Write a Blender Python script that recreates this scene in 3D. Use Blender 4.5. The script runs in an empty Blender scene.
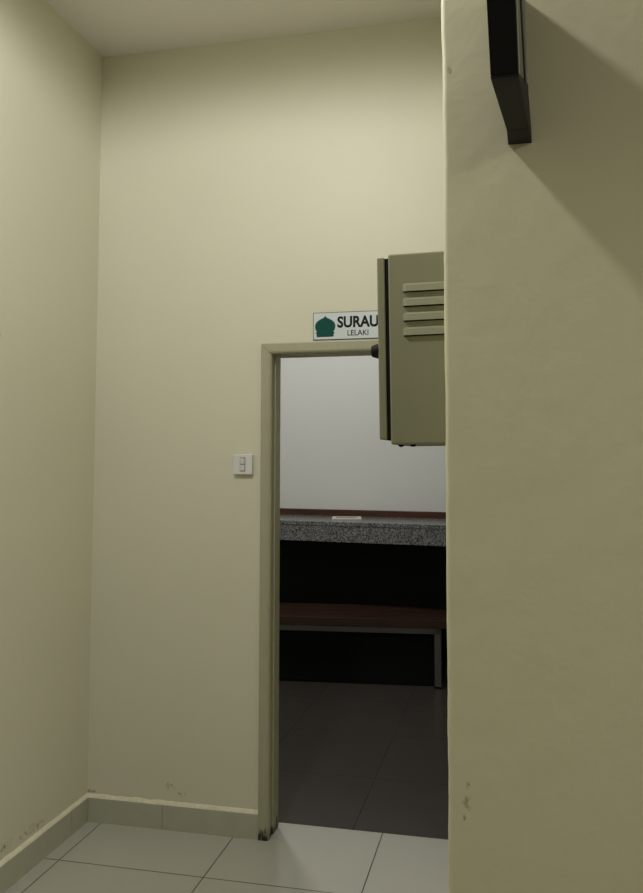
import bpy, bmesh, math, random
from mathutils import Vector, Matrix, noise
random.seed(7)
scene = bpy.context.scene
COL = scene.collection

# ------------------------------------------------------------------ helpers
def obj(name, bm, mat, parent=None, smooth=False, bevel=0.0, seg=2):
    bmesh.ops.recalc_face_normals(bm, faces=bm.faces)
    me = bpy.data.meshes.new(name)
    bm.to_mesh(me); bm.free()
    o = bpy.data.objects.new(name, me)
    COL.objects.link(o)
    if mat: me.materials.append(mat)
    if smooth:
        for p in me.polygons: p.use_smooth = True
    if parent: o.parent = parent
    if bevel > 0:
        m = o.modifiers.new('bevel', 'BEVEL'); m.width = bevel; m.segments = seg
        m.limit_method = 'ANGLE'; m.angle_limit = math.radians(40)
    return o

def box(bm, x0, x1, y0, y1, z0, z1):
    vs = [bm.verts.new((x, y, z)) for z in (z0, z1) for y in (y0, y1) for x in (x0, x1)]
    for f in ((0,1,3,2),(4,5,7,6),(0,1,5,4),(2,3,7,6),(0,2,6,4),(1,3,7,5)):
        bm.faces.new([vs[i] for i in f])

def B(*boxes):
    bm = bmesh.new()
    for b in boxes: box(bm, *b)
    return bm

def prism(pts_a, pts_b):
    """closed solid between two matching polygon rings"""
    bm = bmesh.new()
    a = [bm.verts.new(p) for p in pts_a]; b = [bm.verts.new(p) for p in pts_b]
    n = len(a)
    bm.faces.new(a); bm.faces.new(b[::-1])
    for i in range(n): bm.faces.new((a[i], a[(i+1) % n], b[(i+1) % n], b[i]))
    return bm

def lathe(profile, seg=24, M=Matrix()):
    """profile [(r,h)...] revolved about +Z, then moved by M"""
    bm = bmesh.new(); rings = []
    for r, h in profile:
        if r < 1e-6: rings.append([bm.verts.new(M @ Vector((0, 0, h)))])
        else: rings.append([bm.verts.new(M @ Vector((r*math.cos(2*math.pi*k/seg), r*math.sin(2*math.pi*k/seg), h))) for k in range(seg)])
    for p, q in zip(rings, rings[1:]):
        for k in range(seg):
            k2 = (k+1) % seg
            if len(p) == 1: bm.faces.new((p[0], q[k], q[k2]))
            elif len(q) == 1: bm.faces.new((p[k], p[k2], q[0]))
            else: bm.faces.new((p[k], p[k2], q[k2], q[k]))
    return bm

def thing(name, label, cat, loc=(0, 0, 0), rot=(0, 0, 0), group=None):
    o = bpy.data.objects.new(name, None); COL.objects.link(o)
    o.location = loc; o.rotation_euler = rot; o.empty_display_size = .05
    o['label'] = label; o['category'] = cat
    if group: o['group'] = group
    return o

def struct(o, label, cat):
    o['kind'] = 'structure'; o['label'] = label; o['category'] = cat
    return o

# ------------------------------------------------------------------ materials
def new_mat(name):
    m = bpy.data.materials.new(name); m.use_nodes = True
    nt = m.node_tree; nt.nodes.clear()
    out = nt.nodes.new('ShaderNodeOutputMaterial'); b = nt.nodes.new('ShaderNodeBsdfPrincipled')
    nt.links.new(b.outputs[0], out.inputs[0])
    return m, nt, b
def N(nt, t, **kw):
    n = nt.nodes.new(t)
    for k, v in kw.items(): setattr(n, k, v)
    return n
def val(nt, op, a, b=None, c=None, clamp=False):
    n = N(nt, 'ShaderNodeMath', operation=op); n.use_clamp = clamp
    for i, v in enumerate((a, b, c)):
        if v is None: continue
        if isinstance(v, (int, float)): n.inputs[i].default_value = v
        else: nt.links.new(v, n.inputs[i])
    return n.outputs[0]
def mix(nt, fac, a, b):
    n = N(nt, 'ShaderNodeMix', data_type='RGBA')
    for i, v in ((0, fac), (6, a), (7, b)):
        if isinstance(v, (int, float)): n.inputs[i].default_value = v
        elif isinstance(v, (tuple, list)): n.inputs[i].default_value = (*v[:3], 1)
        else: nt.links.new(v, n.inputs[i])
    return n.outputs[2]
def tex_noise(nt, vec, scale, detail=3, rough=.55):
    n = N(nt, 'ShaderNodeTexNoise'); n.inputs['Scale'].default_value = scale
    n.inputs['Detail'].default_value = detail; n.inputs['Roughness'].default_value = rough
    nt.links.new(vec, n.inputs['Vector']); return n.outputs[0]
def ramp(nt, fac, lo, hi):
    n = N(nt, 'ShaderNodeMapRange'); n.clamp = True
    n.inputs[1].default_value = lo; n.inputs[2].default_value = hi
    nt.links.new(fac, n.inputs[0]); return n.outputs[0]
def bump(nt, b, h, dist, strength=1.0):
    n = N(nt, 'ShaderNodeBump'); n.inputs['Distance'].default_value = dist
    n.inputs['Strength'].default_value = strength
    nt.links.new(h, n.inputs['Height']); nt.links.new(n.outputs[0], b.inputs['Normal'])
def basic(name, col, rough=.5, spec=.5, metal=0, var=.06, nscale=30, bdist=0.0):
    m, nt, b = new_mat(name)
    tc = N(nt, 'ShaderNodeTexCoord').outputs['Object']
    f = tex_noise(nt, tc, nscale)
    lo = tuple(c*(1-var) for c in col); hi = tuple(min(1, c*(1+var)) for c in col)
    nt.links.new(mix(nt, f, lo, hi), b.inputs['Base Color'])
    b.inputs['Roughness'].default_value = rough; b.inputs['Metallic'].default_value = metal
    b.inputs['Specular IOR Level'].default_value = spec
    if bdist: bump(nt, b, f, bdist)
    return m

def paint(name, col, rough, spec, spots=(), bumpy=.0012):
    """hand painted plaster with slow undulation, fine grain and dirty scuffs"""
    m, nt, b = new_mat(name)
    tc = N(nt, 'ShaderNodeTexCoord').outputs['Object']
    big = tex_noise(nt, tc, 1.7, 4); fine = tex_noise(nt, tc, 90, 2)
    mid = tex_noise(nt, tc, 9, 3)
    c = mix(nt, big, tuple(x*.97 for x in col), tuple(x*1.03 for x in col))
    for (p, r, thr, dc, sc) in spots:
        d = N(nt, 'ShaderNodeVectorMath', operation='SUBTRACT'); nt.links.new(tc, d.inputs[0]); d.inputs[1].default_value = p
        s = N(nt, 'ShaderNodeVectorMath', operation='DIVIDE'); nt.links.new(d.outputs[0], s.inputs[0]); s.inputs[1].default_value = r
        l = N(nt, 'ShaderNodeVectorMath', operation='LENGTH'); nt.links.new(s.outputs[0], l.inputs[0])
        fall = val(nt, 'SUBTRACT', 1.0, l.outputs['Value'], clamp=True)
        nz = tex_noise(nt, tc, sc, 4, .65)
        mask = ramp(nt, val(nt, 'MULTIPLY', val(nt, 'POWER', fall, .5), nz), thr, thr+.16)
        c = mix(nt, val(nt, 'MULTIPLY', mask, .7), c, dc)
    nt.links.new(c, b.inputs['Base Color'])
    b.inputs['Roughness'].default_value = rough; b.inputs['Specular IOR Level'].default_value = spec
    h = val(nt, 'ADD', val(nt, 'MULTIPLY', mid, 1.0), val(nt, 'MULTIPLY', fine, .12))
    bump(nt, b, h, bumpy)
    return m

CREAM = (.70, .685, .545)
DIRT = (.16, .14, .08); RUST = (.22, .15, .06)
M_wall = paint('cream_paint', CREAM, .48, .5, [
    ((0, -.40, .140), (.1, .20, .05), .42, DIRT, 60),
    ((0, -.56, .150), (.1, .10, .06), .42, DIRT, 75),
    ((.39, 0, .18), (.09, .1, .05), .44, RUST, 60),
    ((.44, 0, .15), (.06, .1, .03), .42, RUST, 70),
    ((.02, 0, .125), (.04, .04, .02), .36, DIRT, 70),
    ((0, -.680, 2.009), (.03, .03, .045), .36, DIRT, 60)])
M_block = paint('cream_paint_pier', (.70, .672, .465), .48, .5, [
    ((1.735, -1.6, .900), (.016, .05, .030), .36, DIRT, 95),
    ((1.730, -1.6, .872), (.006, .05, .010), .30, DIRT, 120),
    ((1.738, -1.6, .932), (.008, .05, .012), .32, DIRT, 120),
    ((1.714, -1.6, 2.363), (.012, .05, .016), .33, DIRT, 70)], .0022)
M_ceil = paint('ceiling_paint', (.80, .765, .73), .8, .2)
M_white = paint('white_paint', (.79, .80, .765), .5, .4)
M_frame = basic('frame_paint', (.50, .475, .33), .5, .5, var=.10, nscale=40, bdist=.0004)
M_skirt = basic('skirting_tile', (.47, .475, .375), .3, .5, var=.08, nscale=14)
M_grout = basic('skirting_cement', (.82, .78, .62), .8, .3, var=.18, nscale=60, bdist=.002)
M_enc = basic('grey_green_enamel', (.27, .268, .172), .38, .5, var=.04, nscale=6)
M_gasket = basic('black_rubber', (.005, .005, .0045), .85, .2)
M_blackpl = basic('black_plastic', (.006, .006, .007), .6, .22)
M_dispbot = basic('charcoal_plastic', (.015, .015, .013), .6, .3)
M_dispside = basic('grey_plastic', (.20, .19, .16), .55, .4)
M_trim = basic('silver_trim', (.55, .53, .45), .4, .5)
M_plate = basic('white_switch_plastic', (.74, .74, .74), .35, .5, var=.01)
M_swgap = basic('switch_gap_grey', (.30, .30, .29), .5, .4, var=.02)  # grey that paints the shaded gap around the rockers
M_signw = basic('white_acrylic', (.66, .715, .745), .35, .5, var=.01)
M_signk = basic('sign_black', (.012, .012, .014), .6, .2)
M_signg = basic('sign_teal', (.003, .075, .06), .6, .2)
M_steel = basic('brushed_steel', (.19, .185, .165), .42, .5, metal=.8, nscale=80)
M_ctrshade = basic('counter_shade_dark', (.007, .0055, .0045), .6, .2, var=.3, nscale=6)  # near-black so the recess under the counter reads as unlit
M_benchshade = basic('bench_shade_black', (.003, .003, .003), .7, .15, var=.2)  # colour stands in for the shade under the bench
M_card = basic('white_card', (.75, .74, .68), .5, .4)
M_cardp = basic('card_print', (.30, .25, .20), .5, .4, var=.4)

def wood(name, c0, c1, rough):
    m, nt, b = new_mat(name)
    tc = N(nt, 'ShaderNodeTexCoord').outputs['Object']
    mp = N(nt, 'ShaderNodeMapping'); mp.inputs['Scale'].default_value = (1.2, 22, 22); nt.links.new(tc, mp.inputs[0])
    f = tex_noise(nt, mp.outputs[0], 2.2, 6, .65)
    nt.links.new(mix(nt, ramp(nt, f, .3, .72), c0, c1), b.inputs['Base Color'])
    b.inputs['Roughness'].default_value = rough; b.inputs['Specular IOR Level'].default_value = .4
    return m
M_trimwd = wood('brown_timber', (.055, .020, .010), (.12, .045, .022), .5)
M_bench = wood('bench_timber', (.024, .011, .007), (.062, .029, .017), .42)

def granite():
    m, nt, b = new_mat('speckled_granite')
    tc = N(nt, 'ShaderNodeTexCoord').outputs['Object']
    v = N(nt, 'ShaderNodeTexVoronoi'); v.inputs['Scale'].default_value = 170; nt.links.new(tc, v.inputs['Vector'])
    sp = N(nt, 'ShaderNodeSeparateColor'); nt.links.new(v.outputs['Color'], sp.inputs[0])
    n2 = tex_noise(nt, tc, 50, 3, .6)
    f = val(nt, 'ADD', val(nt, 'MULTIPLY', sp.outputs[0], .75), val(nt, 'MULTIPLY', n2, .35))
    r = N(nt, 'ShaderNodeValToRGB'); r.color_ramp.interpolation = 'LINEAR'
    e = r.color_ramp.elements
    e[0].position = .28; e[0].color = (.03, .03, .03, 1); e[1].position = .92; e[1].color = (.34, .34, .33, 1)
    x = e.new(.5); x.color = (.13, .13, .13, 1)
    nt.links.new(f, r.inputs[0]); nt.links.new(r.outputs[0], b.inputs['Base Color'])
    b.inputs['Roughness'].default_value = .22
    return m
M_granite = granite()

def tiles(name, ox, oy, sx, sy, col, gcol, w, rough, var=.05, spec=.5, mott=3):
    m, nt, b = new_mat(name)
    tc = N(nt, 'ShaderNodeTexCoord').outputs['Object']
    sep = N(nt, 'ShaderNodeSeparateXYZ'); nt.links.new(tc, sep.inputs[0])
    def line(c, o, s):
        t = val(nt, 'DIVIDE', val(nt, 'SUBTRACT', c, o), s)
        fr = val(nt, 'FRACT', val(nt, 'ADD', t, 100.5))          # .5 on the joint
        d = val(nt, 'MULTIPLY', val(nt, 'ABSOLUTE', val(nt, 'SUBTRACT', fr, .5)), s)
        return ramp(nt, d, w*.5, w*.5+.0012), val(nt, 'FLOOR', t)
    lx, ix = line(sep.outputs[0], ox, sx); ly, iy = line(sep.outputs[1], oy, sy)
    body = val(nt, 'MULTIPLY', lx, ly)
    cmb = N(nt, 'ShaderNodeCombineXYZ'); nt.links.new(ix, cmb.inputs[0]); nt.links.new(iy, cmb.inputs[1])
    wn = N(nt, 'ShaderNodeTexWhiteNoise'); nt.links.new(cmb.outputs[0], wn.inputs['Vector'])
    f = val(nt, 'ADD', val(nt, 'MULTIPLY', wn.outputs['Value'], .3), val(nt, 'MULTIPLY', tex_noise(nt, tc, mott, 5, .6), .7))
    c = mix(nt, f, tuple(x*(1-var) for x in col), tuple(x*(1+var) for x in col))
    nt.links.new(mix(nt, body, gcol, c), b.inputs['Base Color'])
    rr = N(nt, 'ShaderNodeMapRange'); rr.inputs[3].default_value = .8; rr.inputs[4].default_value = rough
    nt.links.new(body, rr.inputs[0]); nt.links.new(rr.outputs[0], b.inputs['Roughness'])
    b.inputs['Specular IOR Level'].default_value = spec
    bump(nt, b, body, .0012)
    return m
M_floor = tiles('cream_floor_tile', .0747, -.3271, .6, .6, (.48, .472, .42), (.10, .09, .07), .003, .16, .04)
M_dkfloor = tiles('dark_floor_tile', 1.146, .70, .6, .6, (.052, .043, .038), (.022, .018, .016), .002, .3, .12, .35)

# ------------------------------------------------------------------ the setting
H = 3.416                       # ceiling
XB, YB = 1.6990, -1.6            # pier corner
TH = .155                       # wall thickness at the doorway
OX0, OX1, OZ = .800, 1.668, 2.035   # rough opening

struct(obj('floor', B((-.15, 7.15, -9.0, TH, -.1, 0)), M_floor), 'cream square tiled floor with thin dark joints', 'floor')
struct(obj('floor_prayer_room', B((-2.0, 3.75, TH, 5.0, -.1, -.002)), M_dkfloor), 'dark brown tiled floor beyond the doorway', 'floor')
struct(obj('ceiling', B((-2.0, 7.15, -9.0, 5.0, H, H+.1)), M_ceil), 'plain off-white ceiling', 'ceiling')
struct(obj('wall_left', B((-.15, 0, -9.0, 0, 0, H)), M_wall), 'cream painted wall on the left', 'wall')
struct(obj('wall_back', B((-.15, OX0, 0, TH-.02, 0, H), (OX1, 3.6, 0, TH-.02, 0, H), (OX0, OX1, 0, TH-.02, OZ, H)), M_wall),
       'cream painted wall with the doorway and the sign', 'wall')
struct(obj('wall_front', B((-.15, 7.15, -9.15, -9.0, 0, H)), M_wall), 'cream wall behind the viewer', 'wall')
struct(obj('wall_side', B((7.0, 7.15, -9.0, YB, 0, H)), M_wall), 'cream wall far right', 'wall')

# pier on the right: solid with a hand-plastered, slightly wavy corner
bm = bmesh.new(); rings = []
nz = 170
for i in range(nz+1):
    z = H*i/nz
    j = .0022*noise.noise((z*2.1, 3.1, 0)) + .0012*noise.noise((z*13, 7.7, 0)) + .0006*noise.noise((z*45, 1.7, 0))
    k = .0012*noise.noise((z*9, 17.7, 2))
    r = .009
    pts = [(XB+j, -.0005)]
    pts += [(XB+j, YB+r)]
    for a in (22.5, 45, 67.5):
        a = math.radians(a)
        pts.append((XB+j+r-r*math.cos(a), YB+r-r*math.sin(a)+k))
    pts += [(XB+j+r, YB+k), (XB+.06, YB), (7.15, YB), (7.15, -.0005)]
    rings.append([bm.verts.new((x, y, z)) for x, y in pts])
for p, q in zip(rings, rings[1:]):
    for a in range(len(p)):
        b_ = (a+1) % len(p)
        bm.faces.new((p[a], p[b_], q[b_], q[a]))
bm.faces.new(rings[0][::-1]); bm.faces.new(rings[-1])
struct(obj('wall_right', bm, M_block), 'yellowish cream pier wall filling the right side', 'wall')

# prayer room beyond
RW = math.radians(-8.0)
wb = obj('wall_prayer_room_back', B((-3.2, 3.4, 0, .15, 0, H)), M_white)
wb.location = (.6, 3.062, 0); wb.rotation_euler = (0, 0, RW)
struct(wb, 'white wall of the room beyond the doorway', 'wall')
struct(obj('wall_prayer_room_left', B((-2.15, -2.0, TH-.02, 5.0, 0, H)), M_white), 'white left wall of the room beyond', 'wall')
struct(obj('wall_prayer_room_right', B((3.6, 3.75, TH-.02, 5.0, 0, H)), M_white), 'white right wall of the room beyond', 'wall')
struct(obj('wall_prayer_room_front', B((-2.0, OX0, TH-.02, TH, 0, H), (OX1, 3.6, TH-.02, TH, 0, H), (OX0, OX1, TH-.02, TH, OZ, H)), M_white),
       'white inner face of the doorway wall', 'wall')

# tiled skirting: separate tiles with open joints and a rough cement bead on top
hb, tk = .1007, .012
def skirt(axis, joints, end):
    bm = bmesh.new(); a = tk if axis == 'x' else 0.0
    js = [a] + joints + [end]
    for p, q in zip(js, js[1:]):
        if axis == 'x': box(bm, p+.001, q-.001, -tk, 0, 0.0, hb)
        else: box(bm, 0, tk, -q+.001, -p-.001, 0.0, hb)
    return bm
def bead(axis, end):
    bm = bmesh.new(); n = int(end/.012); prev = None
    for i in range(n+1):
        s = end*i/n
        w = tk + .0015 + .003*noise.noise((s*14, 2 if axis == 'x' else 9, 0))
        h = .010 + .004*noise.noise((s*19, 5 if axis == 'x' else 3, 1))
        prof = [(0, hb), (w-.002, hb), (w-.004, hb+h*.5), (.003, hb+h+.004), (0, hb+h+.004)]
        ring = [bm.verts.new((s, -d, z) if axis == 'x' else (d, -s, z)) for d, z in prof]
        if prev:
            for k in range(5):
                bm.faces.new((prev[k], prev[(k+1) % 5], ring[(k+1) % 5], ring[k]))
        else: bm.faces.new(ring)
        prev = ring
    bm.faces.new(prev[::-1])
    return bm
sk = struct(obj('baseboard_back', skirt('x', [.358], .783), M_skirt), 'grey-beige tile skirting left of the doorway', 'baseboard')
obj('cement_bead', bead('x', .783), M_grout, sk)
sl = struct(obj('baseboard_left', skirt('y', [.141, .70, 1.3, 1.9, 2.5, 3.1, 3.7, 4.3, 4.9, 5.5, 6.1, 6.7, 7.3, 7.9, 8.5], 8.99), M_skirt), 'grey-beige tile skirting along the left wall', 'baseboard')
obj('cement_bead', bead('y', 8.99), M_grout, sl)

# ------------------------------------------------------------------ door frame (pressed, stepped profile, mitred at the head)
def frame_mat():
    m, nt, b = new_mat('door_frame_paint')
    tc = N(nt, 'ShaderNodeTexCoord').outputs['Object']
    mp = N(nt, 'ShaderNodeMapping'); mp.inputs['Scale'].default_value = (1, 1, .25); nt.links.new(tc, mp.inputs[0])
    f = tex_noise(nt, mp.outputs[0], 55, 4, .6)
    c = mix(nt, f, (.36, .35, .245), (.45, .435, .31))
    # brush drips and chips along the edges; damp black rot at the foot
    sep = N(nt, 'ShaderNodeSeparateXYZ'); nt.links.new(tc, sep.inputs[0])
    foot = val(nt, 'SUBTRACT', 1.0, val(nt, 'DIVIDE', sep.outputs[2], .10), clamp=True)
    rot = ramp(nt, val(nt, 'MULTIPLY', val(nt, 'POWER', foot, .6), tex_noise(nt, mp.outputs[0], 60, 4, .7)), .34, .5)
    c = mix(nt, rot, c, (.02, .017, .012))
    chip = ramp(nt, tex_noise(nt, tc, 75, 3, .6), .66, .72)
    c = mix(nt, val(nt, 'MULTIPLY', chip, .5), c, (.22, .21, .14))
    nt.links.new(c, b.inputs['Base Color'])
    b.inputs['Roughness'].default_value = .5
    bump(nt, b, f, .0008)
    return m
M_frame = frame_mat()
FX0, FX1, FZ = .783, 1.685, 2.0550
# profile: (distance inward from outer edge, depth y)
prof = [(0, 0.0), (0, -.012), (.004, -.014), (.034, -.014), (.041, -.010), (.045, -.004), (.045, .012), (.040, .015), (.040, .045), (.047, .048), (.047, .118), (.017, .118), (.017, 0.0)]
def jamb(side):
    lo, hi = [], []
    for d, y in prof:
        x = FX0+d if side < 0 else FX1-d
        lo.append((x, y, 0)); hi.append((x, y, FZ-d-.0016))   # open mitre seam
    return prism(lo, hi)
door = bpy.data.objects.new('door_1', None); COL.objects.link(door); door.location = (0, 0, 0)
struct(door, 'olive-cream painted door frame around the open doorway', 'door frame')
obj('jamb', jamb(-1), M_frame, door); obj('jamb', jamb(1), M_frame, door)
obj('frame_head', prism([(FX0+d, y, FZ-d) for d, y in prof], [(FX1-d, y, FZ-d) for d, y in prof]), M_frame, door)

# ------------------------------------------------------------------ sign above the door
SX0, SX1, SZ0, SZ1 = 1.010, 1.306, 2.0640, 2.1805
sign = thing('door_sign', 'white sign reading SURAU LELAKI with a green dome, above the door frame', 'sign', (SX0, 0, SZ0), (0, math.radians(.15), 0))
SW, SH = SX1-SX0, SZ1-SZ0
obj('border', B((0, SW, -.0040, 0, 0, SH)), M_signk, sign)['label'] = 'thin dark edge line'
obj('plate', B((.0022, SW-.0022, -.0050, -.001, .0022, SH-.0022)), M_signw, sign)
def outline(pts, y0, y1): return prism([(x, y0, z) for x, z in pts], [(x, y1, z) for x, z in pts])
half = [(0, .0985), (.0035, .0925), (.009, .088), (.017, .084), (.026, .078), (.033, .070), (.0365, .060), (.0365, .050), (.034, .041), (.0295, .034),
        (.0335, .031), (.0335, .027), (.0305, .0235), (.0305, .0145), (.027, .0125), (0, .0125)]
cx = .0525
half = [(x*1.2, .0125+(z-.0125)*1.05) for x, z in half]
pts = [(cx+x, z) for x, z in half] + [(cx-x, z) for x, z in half[-2:0:-1]]
obj('dome_emblem', outline(pts, -.0058, -.0045), M_signg, sign)['label'] = 'dark green onion dome'
def text_mesh(name, s, height, width, x, z, mat, parent, bold=0.0, y=-.0053):
    cu = bpy.data.curves.new('lettering', 'FONT'); cu.body = s; cu.size = 1; cu.extrude = .0; cu.offset = bold
    cu.resolution_u = 4
    to = bpy.data.objects.new('lettering', cu); COL.objects.link(to)
    bpy.context.view_layer.update()
    me = bpy.data.meshes.new_from_object(to.evaluated_get(bpy.context.evaluated_depsgraph_get()))
    bpy.data.objects.remove(to)
    xs = [v.co.x for v in me.vertices]; ys = [v.co.y for v in me.vertices]
    x0, x1, y0, y1 = min(xs), max(xs), min(ys), max(ys)
    for v in me.vertices:
        v.co = Vector((x+(v.co.x-x0)/(x1-x0)*width, y, z+(v.co.y-y0)/(y1-y0)*height))
    bm = bmesh.new(); bm.from_mesh(me)
    r = bmesh.ops.extrude_face_region(bm, geom=bm.faces[:])
    bmesh.ops.translate(bm, verts=[g for g in r['geom'] if isinstance(g, bmesh.types.BMVert)], vec=(0, .0006, 0))
    return obj(name, bm, mat, parent)
text_mesh('lettering', 'SURAU', .0490, .1755, .1050, .0490, M_signk, sign, .034)['label'] = 'black word SURAU'
text_mesh('lettering', 'LELAKI', .0235, .089, .1490, .0150, M_signk, sign, .010)['label'] = 'smaller black word LELAKI'

# ------------------------------------------------------------------ light switch
sw = thing('light_switch', 'square white light switch on the wall left of the door', 'switch', (.7060, 0, 1.5395))
a = .0425
obj('mounting_box', B((-a+.002, a-.002, -.012, 0, -a+.002, a-.002)), M_plate, sw, bevel=.001)
obj('face_plate', B((-a, a, -.020, -.011, -a, a)), M_plate, sw, bevel=.003, seg=3)
obj('rocker_gap_shade', B((-.0125, .0125, -.0208, -.019, -.030, .030)), M_swgap, sw, bevel=.0006)  # grey plate painting the dark recess between rockers and face plate
for zc in (.0145, -.0145):
    pr = [(-.0205, zc-.0115), (-.0222, zc-.0115), (-.0255, zc+.0105), (-.0205, zc+.0115)]
    obj('rocker', prism([(-.0095, y, z) for y, z in pr], [(.0095, y, z) for y, z in pr]), M_plate, sw, bevel=.0006)
for sx in (-.030, .030):
    M = Matrix.Translation((sx, -.0195, 0)) @ Matrix.Rotation(math.pi/2, 4, 'X')
    obj('screw_cap', lathe([(0, .0012), (.003, .0012), (.0034, 0)], 12, M), M_plate, sw)

# ------------------------------------------------------------------ electrical enclosure on the hidden face of the pier
EY = -1.40                                  # near side of the enclosure
ER = math.radians(-.72)
enc = thing('electrical_enclosure', 'grey-green metal electrical box with louvred side fixed to the pier beside the doorway', 'electrical box', (1.702, EY, 1.598), (0, ER, 0))
# local: x negative leaves the wall, y away from viewer, z up
EW, ED, EH = .1435, .30, .4425
obj('enclosure_body', B((-EW, -.001, 0, ED, 0, EH)), M_enc, enc, bevel=.004, seg=3)
obj('gasket', B((-EW-.0090, -EW+.001, .004, ED-.004, .010, EH-.009)), M_gasket, enc)['label'] = 'black rubber gasket line'
obj('enclosure_door', B((-EW-.0265, -EW-.0085, .001, ED-.001, .012, EH-.0065)), M_enc, enc, bevel=.003, seg=3)
for zc in (.3540, .3200, .2860, .2515):
    # pressed louvre: slopes out from the sheet and opens downwards
    x0, x1 = -.1120, -.006
    lower, upper = zc-.0015, zc+.0145
    bm = bmesh.new()
    rows = []
    for t, (yy, zz) in enumerate(((.0005, upper+.004), (-.0015, upper-.001), (-.0036, lower+.005), (-.0046, lower), (-.0034, lower), (-.0006, upper-.004))):
        e = .004 if t in (0, 5) else 0
        k = .006 if t in (2, 3, 4) else (.002 if t == 1 else 0)
        rows.append([bm.verts.new((x0+e, .0006, zz+.001)), bm.verts.new((x0+.009-e*.3, yy, zz)), bm.verts.new((x1-.009, yy, zz)), bm.verts.new((x1, .0006, zz+.001))])
    for p, q in zip(rows, rows[1:]):
        for i in range(3): bm.faces.new((p[i], p[i+1], q[i+1], q[i]))
    l = obj('louvre', bm, M_enc, enc, smooth=False)
    obj('louvre_slot_shade', B((x0+.004, x1-.004, -.0008, .001, lower-.0025, lower+.002)), M_gasket, l)['label'] = 'black strip standing in for the shade in the slot'  # solid black strip paints the dark inside of the louvre opening
Mk = Matrix.Translation((-EW-.0262, .018, .2190)) @ Matrix.Rotation(-math.pi/2, 4, 'Y')
kn = obj('latch_knob', lathe([(.0180, 0), (.0180, .002), (.0132, .0175), (.0125, .018), (0, .018)], 20, Mk), M_blackpl, enc)
kn['label'] = 'black plastic latch knob'
for gx in (-.124, -.096):
    Mg = Matrix.Translation((gx, .03, -.0045))
    g = obj('cable_gland', lathe([(0, -.001), (.004, -.001), (.005, .001), (.007, .0015), (.007, .005), (0, .005)], 6, Mg), M_gasket, enc)
    g['label'] = 'small dark gland under the box'

# ------------------------------------------------------------------ display box jutting from the pier (tilted, seen edge-on from below)
dz0 = 2.1948
disp = thing('wall_display', 'slim black display box tilted forward, jutting from the pier near the top edge', 'display', (1.8540, YB, dz0))
# local frame: x across, e = distance out from the wall (-y), z up; the body leans a little to the left as it leaves the wall
XL = lambda e: -.0250 - .114*(e-.07)
XR = lambda e: .0234 - .0966*e
def side(pts, fa, fb): return prism([(fa(e), -e, z) for e, z in pts], [(fb(e), -e, z) for e, z in pts])
def off(f, d): return lambda e: f(e)+d
D, Hd = .2840, .335
obj('wall_foot', side([(0, 0), (.0725, 0), (.0725, .075), (0, .02)], lambda e: -.0233-.024*e, XR), M_dispbot, disp, bevel=.001)
obj('shadow_filler', B((-.020, -.005, -.15, 0, .03, Hd-.02)), M_blackpl, disp)  # unseen plate added behind the display to fill out its shadow
obj('bottom_cover', side([(.068, 0), (D, 0), (D+.002, .006), (.0765, .086), (.07, .08)], XL, XR), M_dispbot, disp, bevel=.001)
obj('front_panel', side([(D+.002, .0055), (D+.004, .0045), (D+.106, Hd), (D+.070, Hd), (D-.010, .009)], XL, XR), M_blackpl, disp, bevel=.0015)
obj('housing', side([(D-.008, .0095), (D+.080, Hd-.002), (.135, Hd-.002), (.0765, .0875)], off(XL, .001), off(XR, -.001)), M_dispside, disp)
obj('edge_trim', side([(D-.015, .0125), (D-.006, .009), (D+.089, Hd-.004), (D+.078, Hd-.004)], off(XR, -.002), off(XR, .0012)), M_trim, disp)['label'] = 'pale strip along the front edge'
obj('side_grille', side([(D-.150, .060), (D-.125, .051), (D+.030, Hd-.01), (D-.010, Hd-.01)], off(XR, -.002), off(XR, .0008)), M_blackpl, disp)['label'] = 'black inset strip'
obj('rear_edge', side([(.0775, .0880), (.0870, .0845), (.146, Hd-.004), (.135, Hd-.004)], off(XR, -.002), off(XR, .0010)), M_trim, disp)

# ------------------------------------------------------------------ prayer room furniture
# granite counter along the far wall
ZC = 1.10
ctr = thing('granite_counter', 'speckled grey granite counter against the white wall beyond the doorway', 'counter', (.6, 3.06, 0), (0, 0, RW))
CD = .62
obj('counter_slab', B((-1.6, 2.2, -CD, 0, ZC-.030, ZC)), M_granite, ctr, bevel=.003)
obj('counter_apron', B((-1.6, 2.2, -CD+.004, -CD+.034, ZC-.146, ZC-.030)), M_granite, ctr)
obj('upstand', B((-1.6, 2.2, -.03, 0, ZC, ZC+.048)), M_trimwd, ctr, bevel=.002)['label'] = 'reddish brown timber strip at the back'
obj('counter_shade_panel', B((-1.6, 2.2, -.02, 0, 0, ZC-.03)), M_ctrshade, ctr)['label'] = 'added near-black panel standing in for shade below the counter'  # dark sheet added over the white wall to paint the counter's shade
# small card
card = thing('paper_card', 'small white card lying on the granite counter', 'card', (.4740, 2.6270, ZC+.0006), (0, 0, math.radians(11.9)))
obj('card_sheet', B((0, .226, 0, .30, 0, .004)), M_card, card, bevel=.001)
obj('raised_edge', B((.0, .226, 0, .05, .0035, .010)), M_card, card, bevel=.002)
obj('printed_band', B((.03, .196, .10, .24, .0035, .0045)), M_cardp, card)['label'] = 'brownish printed patch'
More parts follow.
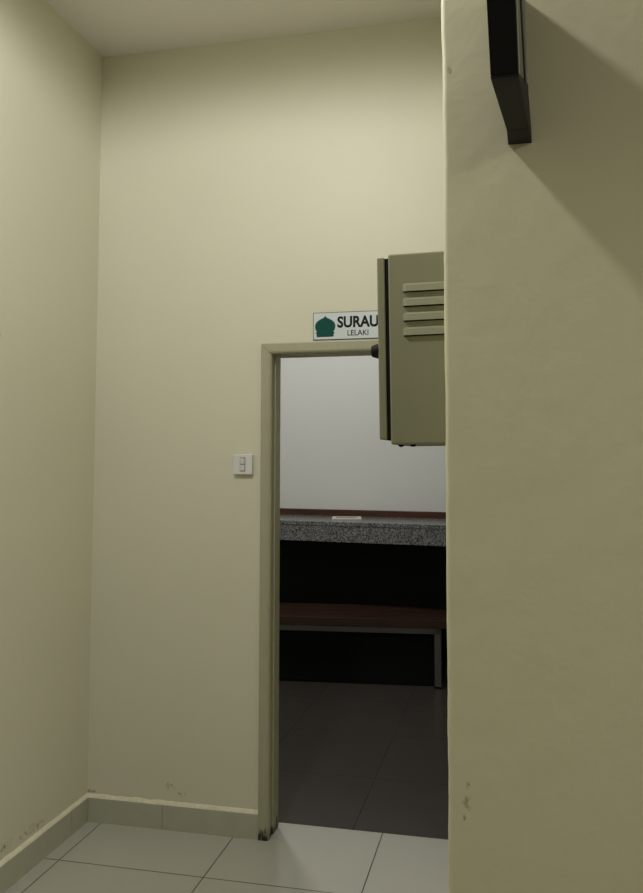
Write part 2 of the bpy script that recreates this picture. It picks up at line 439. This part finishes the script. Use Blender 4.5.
# bench
bench = thing('wooden_bench', 'low dark wooden bench on a grey steel frame in front of the counter', 'bench', (.205, 2.137, 0), (0, 0, math.radians(4.87)))
BL0, BL1, BD, BZ = -1.0, 1.215, .50, .465
ST = .060
for k in range(4):
    y0 = k*BD/4
    obj('seat_board', B((BL0, BL1, y0+(.0015 if k else 0), y0+BD/4, BZ-ST, BZ)), M_bench, bench, bevel=.003)
tb = .045
obj('front_rail', B((BL0+.05, BL1-.085, .022, .022+tb, BZ-ST-.042, BZ-ST)), M_steel, bench, bevel=.002)
obj('rear_rail', B((BL0+.05, BL1-.085, BD-.06, BD-.06+tb, BZ-ST-.042, BZ-ST)), M_steel, bench, bevel=.002)
for x in (BL0+.05, BL1-.130):
    for y in (.022, BD-.06):
        lg = obj('leg', B((x, x+tb, y, y+tb, .008, BZ-ST-.0005)), M_steel, bench, bevel=.002)
        obj('foot_cap', B((x-.002, x+tb+.002, y-.002, y+tb+.002, 0, .012)), M_gasket, lg)
obj('bench_shade_panel', B((BL0+.1, BL1-.135, .075, .09, 0, BZ-ST-.001)), M_benchshade, bench)['label'] = 'black panel standing in for the shade under the seat'  # black sheet painting the shade beneath the seat


# ------------------------------------------------------------------ lights
def area(name, loc, size, power, col, rot=(0, 0, 0), spread=180):
    l = bpy.data.lights.new(name, 'AREA'); l.shape = 'DISK'; l.size = size; l.energy = power; l.color = col
    l.spread = math.radians(spread)
    o = bpy.data.objects.new(name, l); COL.objects.link(o); o.location = loc; o.rotation_euler = rot
    return o
def spot(name, loc, radius, power, col, blend):
    l = bpy.data.lights.new(name, 'SPOT'); l.spot_size = math.pi; l.spot_blend = blend
    l.shadow_soft_size = radius; l.energy = power; l.color = col
    o = bpy.data.objects.new(name, l); COL.objects.link(o); o.location = loc
    return o
spot('ceiling_lamp_light', (.90, -1.86, 3.38), .08, 90, (1.0, .985, .965), .24)
spot('added_fill_light', (4.4, -3.95, 3.38), .6, 195, (1.0, .965, .86), .5)  # added out-of-view fill, lifts the pier and softens the display shadow
spot('prayer_room_lamp_light', (.1, 1.3, 3.38), .12, 105, (1.0, .985, .93), .5)

w = bpy.data.worlds.new('world'); scene.world = w; w.use_nodes = True
w.node_tree.nodes['Background'].inputs[0].default_value = (0, 0, 0, 1)

# ------------------------------------------------------------------ camera
cam = bpy.data.cameras.new('camera'); co = bpy.data.objects.new('camera', cam); COL.objects.link(co)
yaw, pit, rol = .2127, .0656, -.0003
fw = Vector((-math.sin(yaw)*math.cos(pit), math.cos(yaw)*math.cos(pit), math.sin(pit)))
r = Vector((math.cos(yaw), math.sin(yaw), 0)); u = r.cross(fw)
r2 = r*math.cos(rol)+u*math.sin(rol); u2 = -r*math.sin(rol)+u*math.cos(rol)
co.matrix_world = Matrix(((r2.x, u2.x, -fw.x, 1.8334), (r2.y, u2.y, -fw.y, -3.1625), (r2.z, u2.z, -fw.z, 1.564), (0, 0, 0, 1)))
cam.sensor_width = 36; cam.sensor_fit = 'AUTO'; cam.lens = 776.665*36/893
cam.shift_x = -(345.777-321.5)/893; cam.shift_y = (407.6046-446.5)/893
cam.clip_start = .02
scene.camera = co

scene.view_settings.view_transform = 'Standard'; scene.view_settings.look = 'None'
scene.view_settings.gamma = 1; scene.view_settings.use_curve_mapping = False
scene.view_settings.exposure = 0
